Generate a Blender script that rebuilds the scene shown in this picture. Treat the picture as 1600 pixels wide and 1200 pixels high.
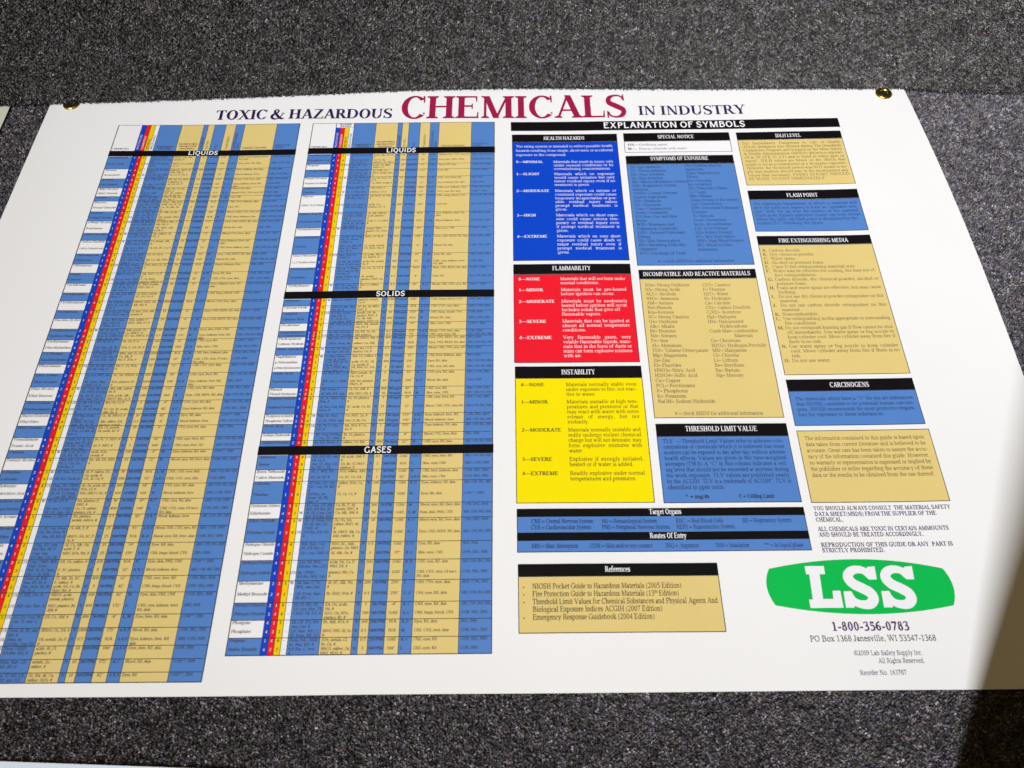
import bpy, math, random
import numpy as np
from mathutils import Matrix, Vector
from mathutils.geometry import delaunay_2d_cdt

IN = 0.0254                      # the poster is laid out in inches, the scene is in metres
rnd = random.Random(7)
scene = bpy.context.scene
for o in list(bpy.data.objects):
    bpy.data.objects.remove(o)
COL = scene.collection

# ------------------------------------------------------------------ camera
cd = bpy.data.cameras.new('camera')
cd.sensor_width = 36.0
cd.lens = 1312.0 / 1600.0 * 36.0
cd.clip_start = 0.02
cd.clip_end = 60.0
cd.dof.use_dof = True
cd.dof.focus_distance = 0.76
cd.dof.aperture_fstop = 10.0
cam = bpy.data.objects.new('camera', cd)
COL.objects.link(cam)
R = Matrix.Rotation(0.00158, 4, 'Z') @ Matrix.Rotation(0.54439, 4, 'X') @ Matrix.Rotation(-0.01016, 4, 'Z')
cam.matrix_world = Matrix.Translation(Vector((19.272, -4.622, 23.929)) * IN) @ R
scene.camera = cam

# ------------------------------------------------------------------ light
w = bpy.data.worlds.new('World')
scene.world = w
w.use_nodes = True
w.node_tree.nodes['Background'].inputs[0].default_value = (1.0, 0.64, 0.16, 1)
w.node_tree.nodes['Background'].inputs[1].default_value = 0.10

def area(name, loc, target, sx, sy, power, color, spread=180):
    l = bpy.data.lights.new(name, 'AREA')
    l.shape = 'RECTANGLE'
    l.size, l.size_y = sx, sy
    l.energy = power
    l.color = color
    l.spread = math.radians(spread)
    o = bpy.data.objects.new(name, l)
    COL.objects.link(o)
    o.location = loc
    o.rotation_euler = (Vector(target) - Vector(loc)).to_track_quat('-Z', 'Y').to_euler()
    return o
# the lamp with a reflector behind the photographer's left shoulder and the soft room light from overhead
area('key_lamp', (-1.53, -4.53, 5.6), (1.15, 1.35, 0), 0.66, 0.66, 35, (0.958, 0.985, 1.055), 31)
area('ceiling_lamp', (0.55, 0.15, 2.4), (0.55, 0.2, 0), 1.2, 0.6, 4.0, (1.0, 0.72, 0.30))

scene.view_settings.view_transform = 'Standard'
scene.view_settings.look = 'None'
scene.view_settings.exposure = 0.0
scene.view_settings.gamma = 1.0
scene.view_settings.use_curve_mapping = False
try:
    scene.cycles.max_bounces = 6
except Exception:
    pass

# ------------------------------------------------------------------ materials
def principled(name, color, rough=0.5, metallic=0.0, spec=0.32, mottling=0.0, mscale=30.0):
    m = bpy.data.materials.new(name)
    m.use_nodes = True
    nt = m.node_tree
    b = nt.nodes['Principled BSDF']
    b.inputs['Base Color'].default_value = (*color, 1)
    b.inputs['Roughness'].default_value = rough
    b.inputs['Metallic'].default_value = metallic
    b.inputs['Specular IOR Level'].default_value = spec
    if mottling > 0:
        tc = nt.nodes.new('ShaderNodeTexCoord')
        n = nt.nodes.new('ShaderNodeTexNoise')
        n.inputs['Scale'].default_value = mscale
        n.inputs['Detail'].default_value = 5
        mx = nt.nodes.new('ShaderNodeMix')
        mx.data_type = 'RGBA'
        mx.inputs['A'].default_value = (*[c * (1 - mottling) for c in color], 1)
        mx.inputs['B'].default_value = (*[min(1, c * (1 + mottling)) for c in color], 1)
        nt.links.new(tc.outputs['Object'], n.inputs['Vector'])
        nt.links.new(n.outputs['Fac'], mx.inputs['Factor'])
        nt.links.new(mx.outputs['Result'], b.inputs['Base Color'])
        mr = nt.nodes.new('ShaderNodeMapRange')
        mr.inputs['To Min'].default_value = max(0, rough - 0.08)
        mr.inputs['To Max'].default_value = rough + 0.08
        nt.links.new(n.outputs['Fac'], mr.inputs['Value'])
        nt.links.new(mr.outputs['Result'], b.inputs['Roughness'])
    return m

PR = 0.38
M = {
    'paper': principled('white_coated_paper', (0.80, 0.79, 0.765), PR, mottling=0.015, mscale=14),
    'paper2': principled('pale_yellow_paper', (0.56, 0.57, 0.46), PR, mottling=0.03, mscale=14),
    'paper3': principled('pale_blue_white_paper', (0.66, 0.72, 0.78), PR, mottling=0.02, mscale=14),
    'black': principled('black_ink', (0.006, 0.005, 0.006), 0.36, spec=0.16, mottling=0.2),
    'ink': principled('dark_text_ink', (0.030, 0.024, 0.030), 0.45, mottling=0.1),
    'grey': principled('soft_grey_ink', (0.105, 0.085, 0.105), 0.45, mottling=0.1),
    'dim': principled('fine_print_ink', (0.085, 0.070, 0.085), 0.45, mottling=0.1),
    'navy': principled('fine_blue_black_ink', (0.024, 0.035, 0.11), 0.45, mottling=0.1),
    'olive': principled('olive_ink', (0.15, 0.115, 0.02), 0.45, mottling=0.1),
    'brown': principled('brown_ink', (0.125, 0.092, 0.050), 0.45, mottling=0.1),
    'plum': principled('plum_ink', (0.085, 0.028, 0.115), 0.42, mottling=0.05),
    'mauve': principled('grey_violet_ink', (0.10, 0.065, 0.13), 0.45, mottling=0.1),
    'violet': principled('dark_violet_ink', (0.030, 0.010, 0.070), PR, mottling=0.05),
    'maroon': principled('maroon_ink', (0.32, 0.010, 0.060), PR, mottling=0.04),
    'white': principled('white_lettering', (0.80, 0.79, 0.79), PR, mottling=0.01),
    'blue': principled('mid_blue_ink', (0.082, 0.207, 0.505), PR, mottling=0.03),
    'tan': principled('tan_ink', (0.69, 0.53, 0.19), PR, mottling=0.03),
    'deep': principled('deep_blue_ink', (0.003, 0.055, 0.51), PR, mottling=0.03),
    'red': principled('red_ink', (0.78, 0.010, 0.024), PR, mottling=0.03),
    'yellow': principled('yellow_ink', (0.86, 0.70, 0.0), PR, mottling=0.02),
    'amber': principled('amber_ink', (0.82, 0.56, 0.0), PR, mottling=0.02),
    'green': principled('green_ink', (0.002, 0.45, 0.070), PR, mottling=0.02),
    'brass': principled('brass', (0.60, 0.42, 0.08), 0.28, 1.0, mottling=0.25, mscale=300),
    'hole': principled('dark_hole', (0.006, 0.005, 0.004), 0.8, mottling=0.2),
    'shadow_blocker': principled('dark_shadow_blocker_paint', (0.03, 0.022, 0.02), 0.5, mottling=0.15),
    'steel': principled('brushed_handle_steel', (0.45, 0.45, 0.45), 0.35, 1.0, mottling=0.1),
}

def carpet_material(name, lo, hi, tint):
    m = bpy.data.materials.new(name)
    m.use_nodes = True
    nt = m.node_tree
    b = nt.nodes['Principled BSDF']
    b.inputs['Roughness'].default_value = 0.75
    b.inputs['Specular IOR Level'].default_value = 0.25
    g = nt.nodes.new('ShaderNodeNewGeometry')
    cr = nt.nodes.new('ShaderNodeValToRGB')
    e = cr.color_ramp.elements
    e[0].position, e[0].color = 0.0, (0.028, 0.025, 0.028, 1)
    e[1].position, e[1].color = 1.0, (0.36, 0.34, 0.35, 1)
    for p, c in ((0.22, (0.050, 0.045, 0.048)), (0.40, (0.080, 0.092, 0.072)), (0.52, (0.122, 0.094, 0.118)), (0.64, (0.112, 0.136, 0.104)),
                 (0.76, (0.180, 0.140, 0.128)), (0.88, (0.158, 0.160, 0.205)), (0.95, (0.24, 0.225, 0.215))):
        q = e.new(p)
        q.color = (*c, 1)
    for q in e:
        q.color = (*[v * t for v, t in zip(q.color[:3], tint)], 1)
    nt.links.new(g.outputs['Random Per Island'], cr.inputs['Fac'])
    tc = nt.nodes.new('ShaderNodeTexCoord')
    n = nt.nodes.new('ShaderNodeTexNoise')
    n.inputs['Scale'].default_value = 75
    n.inputs['Detail'].default_value = 6
    mr = nt.nodes.new('ShaderNodeMapRange')
    mr.inputs['From Min'].default_value = 0.3
    mr.inputs['From Max'].default_value = 0.7
    mr.inputs['To Min'].default_value = lo
    mr.inputs['To Max'].default_value = hi
    mx = nt.nodes.new('ShaderNodeMix')
    mx.data_type = 'RGBA'
    mx.blend_type = 'MULTIPLY'
    mx.inputs['Factor'].default_value = 1.0
    nt.links.new(tc.outputs['Object'], n.inputs['Vector'])
    nt.links.new(n.outputs['Fac'], mr.inputs['Value'])
    nt.links.new(cr.outputs['Color'], mx.inputs['A'])
    nt.links.new(mr.outputs['Result'], mx.inputs['B'])
    nt.links.new(mx.outputs['Result'], b.inputs['Base Color'])
    return m
M['carpet'] = carpet_material('grey_carpet_pile', 1.0, 1.72, (1.02, 0.97, 1.03))  # brighter copy of the one carpet, light on the floor put into its tone
M['backing'] = principled('carpet_backing', (0.058, 0.056, 0.056), 0.9, spec=0.1, mottling=0.6, mscale=420)
M['dimmed_wall_carpet'] = carpet_material('dimmed_grey_wall_carpet_pile', 0.78, 1.42, (1.0, 0.98, 0.93))  # same carpet as the floor, dimmer light on the wall put into its tone

# ------------------------------------------------------------------ mesh helpers (inches in, metres out)
def link(name, V, F, mat, parent=None, smooth=False, loc=(0, 0, 0)):
    me = bpy.data.meshes.new(name)
    V = np.asarray(V, np.float32).reshape(-1, 3) * IN
    V = V - np.asarray(loc, np.float32) * IN
    if isinstance(F, np.ndarray):
        n = F.shape[1]
        me.vertices.add(len(V))
        me.vertices.foreach_set('co', V.ravel())
        me.loops.add(F.size)
        me.loops.foreach_set('vertex_index', F.astype(np.int32).ravel())
        me.polygons.add(len(F))
        me.polygons.foreach_set('loop_start', np.arange(0, F.size, n, dtype=np.int32))
        me.update(calc_edges=True)
    else:
        me.from_pydata(V.tolist(), [], F)
        me.update()
    me.polygons.foreach_set('use_smooth', np.full(len(me.polygons), bool(smooth)))
    me.materials.append(M[mat] if isinstance(mat, str) else mat)
    o = bpy.data.objects.new(name, me)
    COL.objects.link(o)
    o.location = Vector(loc) * IN
    if parent is not None:
        o.parent = parent
    return o

def empty(name, label, cat, loc=(0, 0, 0), group=None):
    o = bpy.data.objects.new(name, None)
    o.empty_display_size = 0.05
    COL.objects.link(o)
    o.location = Vector(loc) * IN
    o['label'] = label
    o['category'] = cat
    if group:
        o['group'] = group
    return o

def box_vf(x0, y0, z0, x1, y1, z1, base=0):
    V = [(x0, y0, z0), (x1, y0, z0), (x1, y1, z0), (x0, y1, z0), (x0, y0, z1), (x1, y0, z1), (x1, y1, z1), (x0, y1, z1)]
    F = [(0, 3, 2, 1), (4, 5, 6, 7), (0, 1, 5, 4), (1, 2, 6, 5), (2, 3, 7, 6), (3, 0, 4, 7)]
    return V, [tuple(i + base for i in f) for f in F]

# ------------------------------------------------------------------ the carpet
SEAM = [(-40, 23.3), (-6, 23.35), (-2, 23.46), (0, 23.55), (4, 23.68), (8.6, 23.86), (14.7, 24.18), (19.3, 24.27), (27.4, 24.10),
        (33, 24.05), (36, 23.98), (37, 23.82), (40, 23.65), (80, 23.5)]
sx_, sy_ = zip(*SEAM)
def seam(x):
    return np.interp(x, sx_, sy_)

def tufts(P, N, seed, hmin, hmax, wid, lean, blades=4, spread=0.03):
    """blades of pile rooted at P with the surface normal N; returns vertices and triangles"""
    r = np.random.default_rng(seed)
    n = len(P)
    lean_t = r.normal(0, lean, (n, 1, 3))
    d = N[None, None, :] + lean_t + r.normal(0, lean * 1.1, (n, blades, 3))
    d /= np.linalg.norm(d, axis=2, keepdims=True)
    h = r.uniform(hmin, hmax, (n, blades, 1))
    side = np.cross(d, r.normal(0, 1, (n, blades, 3)))
    side /= np.linalg.norm(side, axis=2, keepdims=True) + 1e-9
    wv = side * (wid * r.uniform(0.7, 1.3, (n, blades, 1)))
    tip = P[:, None, :] + d * h
    V = np.concatenate([P[:, None, :], np.stack([tip + wv, tip - wv], 2).reshape(n, blades * 2, 3)], 1)
    k = blades * 2 + 1
    b = np.arange(blades)
    f = np.stack([np.zeros(blades, int), 1 + 2 * b, 2 + 2 * b], 1)          # the blades of a tuft share their root
    F = (f[None] + (np.arange(n) * k)[:, None, None]).reshape(-1, 3)
    V = V.reshape(-1, 3)
    return V, F

def jgrid(x0, x1, y0, y1, s, seed):
    r = np.random.default_rng(seed)
    xs = np.arange(x0, x1, s)
    ys = np.arange(y0, y1, s)
    X, Y = np.meshgrid(xs, ys)
    X = X.ravel() + r.uniform(-0.5, 0.5, X.size) * s
    Y = Y.ravel() + r.uniform(-0.5, 0.5, Y.size) * s
    return X, Y

X, Y = jgrid(-7, 46, -4.5, 24.6, 0.055, 3)
keep = ~((X > 0.5) & (X < 35.4) & (Y > 0.35)) & ~((X < -2.2) & (Y > 0.5)) & ~((Y > 0.35) & (X < 0.5) & (Y < 10)) & (Y < seam(X) + 0.25)
keep &= ~((X > 30.9) & (Y < -3.0)) & ~((X < 12) & (Y < -2.6))
X, Y = X[keep], Y[keep]
Pf = np.stack([X, Y, np.full_like(X, -0.125)], 1)
Vf, Ff = tufts(Pf, np.array([0, 0, 1.0]), 5, 0.07, 0.155, 0.024, 0.55, 5)
Vb = np.array([(-160, -160, -0.10), (200, -160, -0.10), (200, 60, -0.10), (-160, 60, -0.10)], float)
floor = link('floor', np.concatenate([Vf, Vb]), np.concatenate([Ff, np.array([[0, 1, 2], [0, 2, 3]]) + len(Vf)]), 'carpet')
floor.data.materials.append(M['backing'])
floor.data.polygons.foreach_set('material_index', np.concatenate([np.zeros(len(Ff), np.int32), np.ones(2, np.int32)]))
floor['kind'] = 'structure'
floor['label'] = 'dark grey speckled cut pile carpet under the chart'

X, Z = jgrid(-12, 53, 0.13, 7.5, 0.058, 9)
Pw = np.stack([X, seam(X) + 0.15, Z], 1)
Pw[:, 1] -= 0.10 * np.exp(-((Z - 0.75) / 0.55) ** 2)
low = Z < 0.33                                                      # the hem of the wall carpet is trimmed short
Vw, Fw = tufts(Pw[~low], np.array([0, -1.0, 0.10]), 11, 0.10, 0.18, 0.024, 0.34, 5)
Vl, Fl = tufts(Pw[low], np.array([0, -1.0, 0.25]), 12, 0.06, 0.11, 0.020, 0.18, 5)
Fw = np.concatenate([Fw, Fl + len(Vw)])
Vw = np.concatenate([Vw, Vl])
V2, F2 = [], []
xs = np.linspace(-120, 160, 281)
for x in xs:
    y = float(seam(x)) + 0.15
    for (dy, z) in ((1.5, 0.10), (0.02, 0.10), (0, 0.5), (0.02, 1.2), (0.02, 40), (1.5, 40)):
        V2.append((x, y + dy - 0.10 * math.exp(-((z - 0.75) / 0.55) ** 2) * (dy < 1), z))
for i in range(len(xs) - 1):
    for k in range(6):
        F2.append((i * 6 + k, (i + 1) * 6 + k, (i + 1) * 6 + (k + 1) % 6, i * 6 + (k + 1) % 6))
wall = link('wall', np.concatenate([Vw, np.array(V2)]), np.concatenate([Fw, np.array(F2)[:, [0, 1, 2]] + len(Vw), np.array(F2)[:, [0, 2, 3]] + len(Vw)]), 'dimmed_wall_carpet')
wall.data.materials.append(M['backing'])
wall.data.polygons.foreach_set('material_index', np.concatenate([np.zeros(len(Fw), np.int32), np.ones(2 * len(F2), np.int32)]))
wall['kind'] = 'structure'
wall['label'] = 'wall face covered in the same dark grey carpet behind the chart'

# ------------------------------------------------------------------ the sheet's gentle unevenness (inches)
def surf(x, y):
    x = np.asarray(x, float)
    y = np.asarray(y, float)
    z = 0.055 + 0.018 * np.sin(x * 0.33 + y * 0.11 + 0.7) + 0.014 * np.sin(x * 0.17 - y * 0.29 + 2.1) + 0.008 * np.sin(x * 0.9 + y * 0.5)
    z = z + 0.26 * np.clip((x - 31.0) / 5.0, 0, 1.2) ** 2 * (1 - 0.85 * np.clip((y - 14) / 10.4, 0, 1) ** 2)
    z = z + 0.14 * np.clip((4.5 - x) / 4.5, 0, 1.2) ** 2 * (1 - 0.85 * np.clip((y - 14) / 10.4, 0, 1) ** 2)
    z = z + 0.012 * np.clip((1.5 - y) / 1.5, 0, 1.2) ** 2
    return z

def xl(y): return -0.09 + 0.0075 * y
def xr(y): return 36.10 - 0.0024 * np.clip(y - 12.5, 0, 99) ** 2

LAYER = 0.006
class Ink:
    """collects flat printed shapes that lie on the sheet"""
    def __init__(self):
        self.V, self.F, self.n = [], [], 0
    def tri(self, xy, f, layer):
        xy = np.asarray(xy, float)
        z = surf(xy[:, 0], xy[:, 1]) + layer * LAYER
        self.V.append(np.column_stack([xy, z]))
        self.F.append(np.asarray(f) + self.n)
        self.n += len(xy)
    def rect(self, x0, y0, x1, y1, layer):
        nx = max(1, int(math.ceil((x1 - x0) / 0.45)))
        ny = max(1, int(math.ceil((y1 - y0) / 0.45)))
        gx, gy = np.meshgrid(np.linspace(x0, x1, nx + 1), np.linspace(y0, y1, ny + 1))
        i, j = np.meshgrid(np.arange(nx), np.arange(ny))
        a = (j * (nx + 1) + i).ravel()
        q = np.stack([a, a + 1, a + nx + 2, a + nx + 1], 1)
        t = np.concatenate([q[:, [0, 1, 2]], q[:, [0, 2, 3]]])
        self.tri(np.stack([gx.ravel(), gy.ravel()], 1), t, layer)
    def frame(self, x0, y0, x1, y1, w_, layer):
        self.rect(x0, y0, x1, y0 + w_, layer)
        self.rect(x0, y1 - w_, x1, y1, layer)
        self.rect(x0, y0 + w_, x0 + w_, y1 - w_, layer)
        self.rect(x1 - w_, y0 + w_, x1, y1 - w_, layer)
    def build(self, name, mat, parent, label=None):
        o = link(name, np.concatenate(self.V), np.concatenate(self.F), mat, parent)
        if label:
            o['label'] = label
        return o

# ------------------------------------------------------------------ lettering: a small built-up serif alphabet
CAP, XH, ASC, DSC = 0.66, 0.455, 0.69, -0.21
def catmull(P, k):
    P = [np.array(p, float) for p in P]
    Q = [2 * P[0] - P[1]] + P + [2 * P[-1] - P[-2]]
    out = []
    for i in range(1, len(Q) - 2):
        for t in np.linspace(0, 1, k, endpoint=False):
            a, b, c, d = Q[i - 1:i + 3]
            out.append(0.5 * (2 * b + (c - a) * t + (2 * a - 5 * b + 4 * c - d) * t * t + (3 * b - a - 3 * c + d) * t ** 3))
    out.append(P[-1])
    return np.array(out)

class Font:
    def __init__(self, S, H, serif=True, seg=10, wide=1.0, slab=0.03):
        self.S, self.H, self.serif, self.seg, self.wide, self.slab = S, H, serif, seg, wide, slab
        self.cache = {}
    # primitives, each appends polygons to self.g
    def po(self, *p): self.g.append([(float(a), float(b)) for a, b in p])
    def r(self, x0, y0, x1, y1): self.po((x0, y0), (x1, y0), (x1, y1), (x0, y1))
    def foot(self, x, w=None, y=0, up=1, e=0.07, left=True, right=True):
        if not self.serif: return
        w = self.S if w is None else w
        t = self.slab
        a = x - w / 2 - (e if left else 0)
        b = x + w / 2 + (e if right else 0)
        self.po((a, y), (b, y), (b, y + up * t), (x + w / 2, y + up * (t + 0.035)), (x - w / 2, y + up * (t + 0.035)), (a, y + up * t))
    def st(self, x, y0=0, y1=CAP, w=None, f0=True, f1=True, e=0.07):
        w = self.S if w is None else w
        self.r(x - w / 2, y0, x + w / 2, y1)
        if f0: self.foot(x, w, y0, 1, e)
        if f1: self.foot(x, w, y1, -1, e)
    def dg(self, x0, y0, x1, y1, w):
        self.po((x0 - w / 2, y0), (x0 + w / 2, y0), (x1 + w / 2, y1), (x1 - w / 2, y1))
    def arc(self, cx, cy, rx, ry, a0, a1, ws=None, hs=None):
        ws = self.S if ws is None else ws
        hs = self.H if hs is None else hs
        n = max(3, int(self.seg * 2 * abs(a1 - a0) / 360 + 0.5) + 1)
        A = np.radians(np.linspace(a0, a1, n))
        o = [(cx + rx * math.cos(a), cy + ry * math.sin(a)) for a in A]
        i = [(cx + (rx - ws) * math.cos(a), cy + (ry - hs) * math.sin(a)) for a in A]
        for k in range(n - 1): self.po(o[k], o[k + 1], i[k + 1], i[k])
    def bowl(self, x0, x1, y0, y1, ws=None, hs=None):
        self.arc((x0 + x1) / 2, (y0 + y1) / 2, (x1 - x0) / 2, (y1 - y0) / 2, 0, 360, ws, hs)
    def half(self, xs, x1, y0, y1, ws=None):       # right-hand half bowl from a stem
        c = min((y1 - y0) / 2 * 1.1, x1 - xs)
        H = self.H
        self.r(xs, y1 - H, x1 - c, y1)
        self.r(xs, y0, x1 - c, y0 + H)
        self.arc(x1 - c, (y0 + y1) / 2, c, (y1 - y0) / 2, -90, 90, ws)
    def pen(self, P, W):
        k = max(1, self.seg // 4)
        Q = catmull([(*p, q) for p, q in zip(P, W)], k)
        T = np.gradient(Q[:, :2], axis=0)
        T /= np.linalg.norm(T, axis=1, keepdims=True) + 1e-9
        Nn = np.column_stack([-T[:, 1], T[:, 0]]) * (Q[:, 2:3] / 2)
        L, Rr = Q[:, :2] + Nn, Q[:, :2] - Nn
        for i in range(len(Q) - 1):
            self.po(L[i], L[i + 1], Rr[i + 1])
            self.po(L[i], Rr[i + 1], Rr[i])
    def dot(self, x, y, rr):
        n = max(5, self.seg // 2 * 2)
        self.po(*[(x + rr * math.cos(2 * math.pi * i / n), y + rr * math.sin(2 * math.pi * i / n)) for i in range(n)])
    def ess(self, x0, x1, y0, y1):
        S, H = self.S, self.H
        fx = lambda u: x0 + u * (x1 - x0)
        fy = lambda v: y0 + H / 2 + v * (y1 - y0 - H)
        P = [(.90, .80), (.84, .93), (.62, 1.0), (.38, .985), (.17, .90), (.10, .76), (.17, .64), (.38, .55), (.62, .455), (.84, .35), (.90, .22), (.80, .08), (.58, 0), (.34, .005), (.14, .08), (.06, .24)]
        m = S * 0.98
        W = [H * .9, H, H, H * 1.25, m * .72, m * .85, m * .95, m, m, m * .95, m * .85, m * .72, H * 1.25, H, H, H * .9]
        self.pen([(fx(a), fy(b)) for a, b in P], W)
        if self.serif:
            t = 0.028
            self.po((fx(.90) - t * .3, y1 + .005), (fx(.90) + t, y1 + .005), (fx(.92) + t, fy(.74)), (fx(.92), fy(.74)))
            self.po((fx(.05) - t, y0 - .005), (fx(.06) + t * .3, y0 - .005), (fx(.04), fy(.27)), (fx(.04) - t, fy(.27)))
    def tick(self, x, y, up, h=0.13):               # vertical end serif of an arm
        if self.serif:
            t = 0.03
            self.po((x, y), (x, y + up * h), (x - t * .7, y + up * h), (x - t * 1.6, y))
    def make(self, c):
        S, H, s = self.S, self.H, self.serif
        self.g = []
        st, r, dg, arc, bowl, pen, foot = self.st, self.r, self.dg, self.arc, self.bowl, self.pen, self.foot
        thin = H * 1.25
        o = 0.012
        adv = 0.5
        if c == ' ': adv = 0.25
        elif c == 'A':
            adv = .70; dg(.115, 0, .36, .67, thin); dg(.60, 0, .36, .675, S * 1.05); r(.18, .20, .53, .20 + H)
            foot(.115, thin, e=.07); foot(.60, S, e=.075)
        elif c == 'B':
            adv = .65; st(.16); self.half(.16, .55, .345, CAP); self.half(.16, .60, 0, .345 + H)
            foot(.10, .02, e=.06)
        elif c == 'C':
            adv = .66; arc(.37, .33, .33, .345, 42, 318)
            self.tick(.62, .66, -1, .20); self.tick(.625, .17, -1, .05)
            if s: r(.595, .46, .62, .60)
        elif c == 'D': adv = .73; st(.16, f0=s, f1=s); self.half(.16, .69, 0, CAP)
        elif c in 'EF':
            adv = .61 if c == 'E' else .57
            st(.15); r(.15, CAP - H, .53, CAP); r(.15, .335, .43, .335 + H)
            self.tick(.545, CAP, -1, .17)
            if s: r(.41, .27, .435, .43)
            if c == 'E': r(.15, 0, .56, H); self.tick(.58, 0, 1, .18)
        elif c == 'G':
            adv = .72; arc(.38, .33, .34, .345, 42, 318); st(.60, 0.03, .30, f0=False); self.tick(.63, .66, -1, .20)
        elif c == 'H': adv = .74; st(.16); st(.58); r(.16, .32, .58, .32 + H)
        elif c == 'I': adv = .33; st(.165)
        elif c == 'J': adv = .40; st(.24, .12, CAP, f0=False); arc(.13, .14, .11 + S / 2, .155, 180, 360, S, H); self.dot(.05, .13, S * .5)
        elif c == 'K':
            adv = .72; st(.16); dg(.20, .26, .56, CAP, thin); dg(.60, 0, .30, .39, S * 1.15)
            foot(.56, thin, CAP, -1); foot(.60, S)
        elif c == 'L': adv = .60; st(.16); r(.16, 0, .55, H); self.tick(.58, 0, 1, .20)
        elif c == 'M':
            adv = .88; st(.14, w=thin); st(.73, w=S); dg(.42, 0, .17, CAP, S); dg(.42, 0, .70, CAP, thin); foot(.12, .02, CAP, -1, .06)
        elif c == 'N': adv = .74; st(.15, w=thin); st(.60, w=thin, f0=False); dg(.58, 0, .16, CAP, S * 1.05)
        elif c == 'O': adv = .73; bowl(.04, .69, -o, CAP + o, S * 1.05)
        elif c == 'P': adv = .57; st(.16); self.half(.16, .54, .28, CAP)
        elif c == 'Q': adv = .73; bowl(.04, .69, -o, CAP + o, S * 1.05); pen([(.34, .02), (.44, -.10), (.58, -.16), (.70, -.15)], [H, S * .8, S * .7, H * .6])
        elif c == 'R':
            adv = .67; st(.16); self.half(.16, .55, .31, CAP); dg(.59, 0, .34, .34, S * 1.15); foot(.60, S, e=.05)
        elif c == 'S': adv = .55; self.ess(.05, .51, -o, CAP + o)
        elif c == 'T':
            adv = .62; st(.31, f1=False); r(.04, CAP - H, .58, CAP); self.tick(.60, CAP, -1, .17)
            if s: self.po((.02, CAP), (.02, CAP - .17), (.045, CAP - .17), (.07, CAP))
        elif c == 'U':
            adv = .73; st(.16, .20, CAP, f0=False); st(.58, .20, CAP, thin, f0=False)
            arc((.16 - S / 2 + .58 + thin / 2) / 2, .21, (.58 + thin / 2 - .16 + S / 2) / 2, .225, 180, 360, S * .92)
        elif c == 'V': adv = .70; dg(.36, -.01, .12, CAP, S * 1.05); dg(.36, -.01, .58, CAP, thin); foot(.12, S, CAP, -1); foot(.585, thin, CAP, -1)
        elif c == 'W':
            adv = .94; dg(.30, -.01, .11, CAP, S); dg(.30, -.01, .47, CAP, thin); dg(.66, -.01, .45, CAP, S); dg(.66, -.01, .84, CAP, thin)
            foot(.11, S, CAP, -1); foot(.46, S, CAP, -1); foot(.84, thin, CAP, -1)
        elif c == 'X':
            adv = .72; dg(.58, 0, .14, CAP, S * 1.1); dg(.11, 0, .57, CAP, thin)
            foot(.14, S, CAP, -1); foot(.57, thin, CAP, -1); foot(.11, thin); foot(.59, S)
        elif c == 'Y':
            adv = .70; st(.36, 0, .32, f1=False); dg(.36, .27, .12, CAP, S * 1.05); dg(.37, .27, .58, CAP, thin)
            foot(.12, S, CAP, -1); foot(.58, thin, CAP, -1)
        elif c == 'Z': adv = .62; dg(.10, 0, .52, CAP, S * 1.1); r(.06, CAP - H, .56, CAP); r(.06, 0, .57, H); self.tick(.59, 0, 1, .18)
        elif c in 'bdpq':
            w = S * .92
            if c in 'bp':
                st(.10, 0 if c == 'b' else DSC, ASC if c == 'b' else XH, w, f0=(c == 'p'), f1=False); bowl(.10 - w / 2, .47, -o, XH + o, w)
                self.foot(.10, w, ASC if c == 'b' else XH, -1, .06, True, False)
            else:
                st(.38, 0 if c == 'd' else DSC, ASC if c == 'd' else XH, w, f0=(c == 'q'), f1=False); bowl(.03, .38 + w / 2, -o, XH + o, w)
                if c == 'd': self.foot(.38, w, ASC, -1, .06, True, False); self.foot(.38, w, 0, 1, .06, False, True)
        elif c == 'a':
            adv = .445; w = S * .9
            st(.31, .03, .33, w, f0=False, f1=False); arc(.20, .31, .11 + w / 2, .157, 0, 165, w, H); self.dot(.085, .335, S * .42)
            bowl(.035, .31, -o, .27, w, H); foot(.33, w, 0, 1, .05, False, True)
        elif c == 'c': adv = .44; arc(.235, XH / 2, .205, XH / 2 + o, 48, 318, S * .95); self.dot(.365, .345, S * .40)
        elif c == 'e': adv = .445; arc(.23, XH / 2, .20, XH / 2 + o, 5, 322, S * .92); r(.07, .24, .425, .24 + H)
        elif c == 'f': adv = .32; st(.13, 0, .56, S * .9, f1=False); arc(.26, .55, .13 + S * .45, .145, 60, 180, S * .9, H); r(.02, XH - H, .29, XH); self.dot(.325, .64, S * .4)
        elif c == 'g':
            bowl(.05, .40, .15, XH + o, S * .85); r(.33, XH - H * 1.1, .48, XH)
            pen([(.12, .16), (.08, .09), (.14, .03), (.34, .02), (.44, -.06), (.38, -.17), (.22, -.205), (.06, -.16), (.06, -.06), (.16, .02)], [H, S * .6, S * .8, S * .85, S * .7, H, H, H, H, H])
        elif c in 'hnmu':
            w = S * .9
            if c == 'u':
                st(.11, .10, XH, w, f0=False, f1=False); st(.38, 0, XH, w, f0=False, f1=False)
                arc(.11 + .12, .13, .12 + w / 2, .142, 180, 290, w, H); dg(.29, H * .3, .38, .12, H)
                self.foot(.11, w, XH, -1, .06, True, False); self.foot(.38, w, XH, -1, .06, True, False); self.foot(.38, w, 0, 1, .06, False, True)
            else:
                st(.11, 0, ASC if c == 'h' else XH, w, f1=False, e=.05); self.foot(.11, w, ASC if c == 'h' else XH, -1, .06, True, False)
                for k in range(2 if c == 'm' else 1):
                    x = .11 + k * .27
                    arc(x + .145, .30, .125 + w / 2, XH + o - .30, 0, 150, w, H * 1.1)
                    st(x + .27, 0, .31, w, f1=False, e=.05)
                adv = .77 if c == 'm' else .5
        elif c in 'ij':
            adv = .275; w = S * .92
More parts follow.
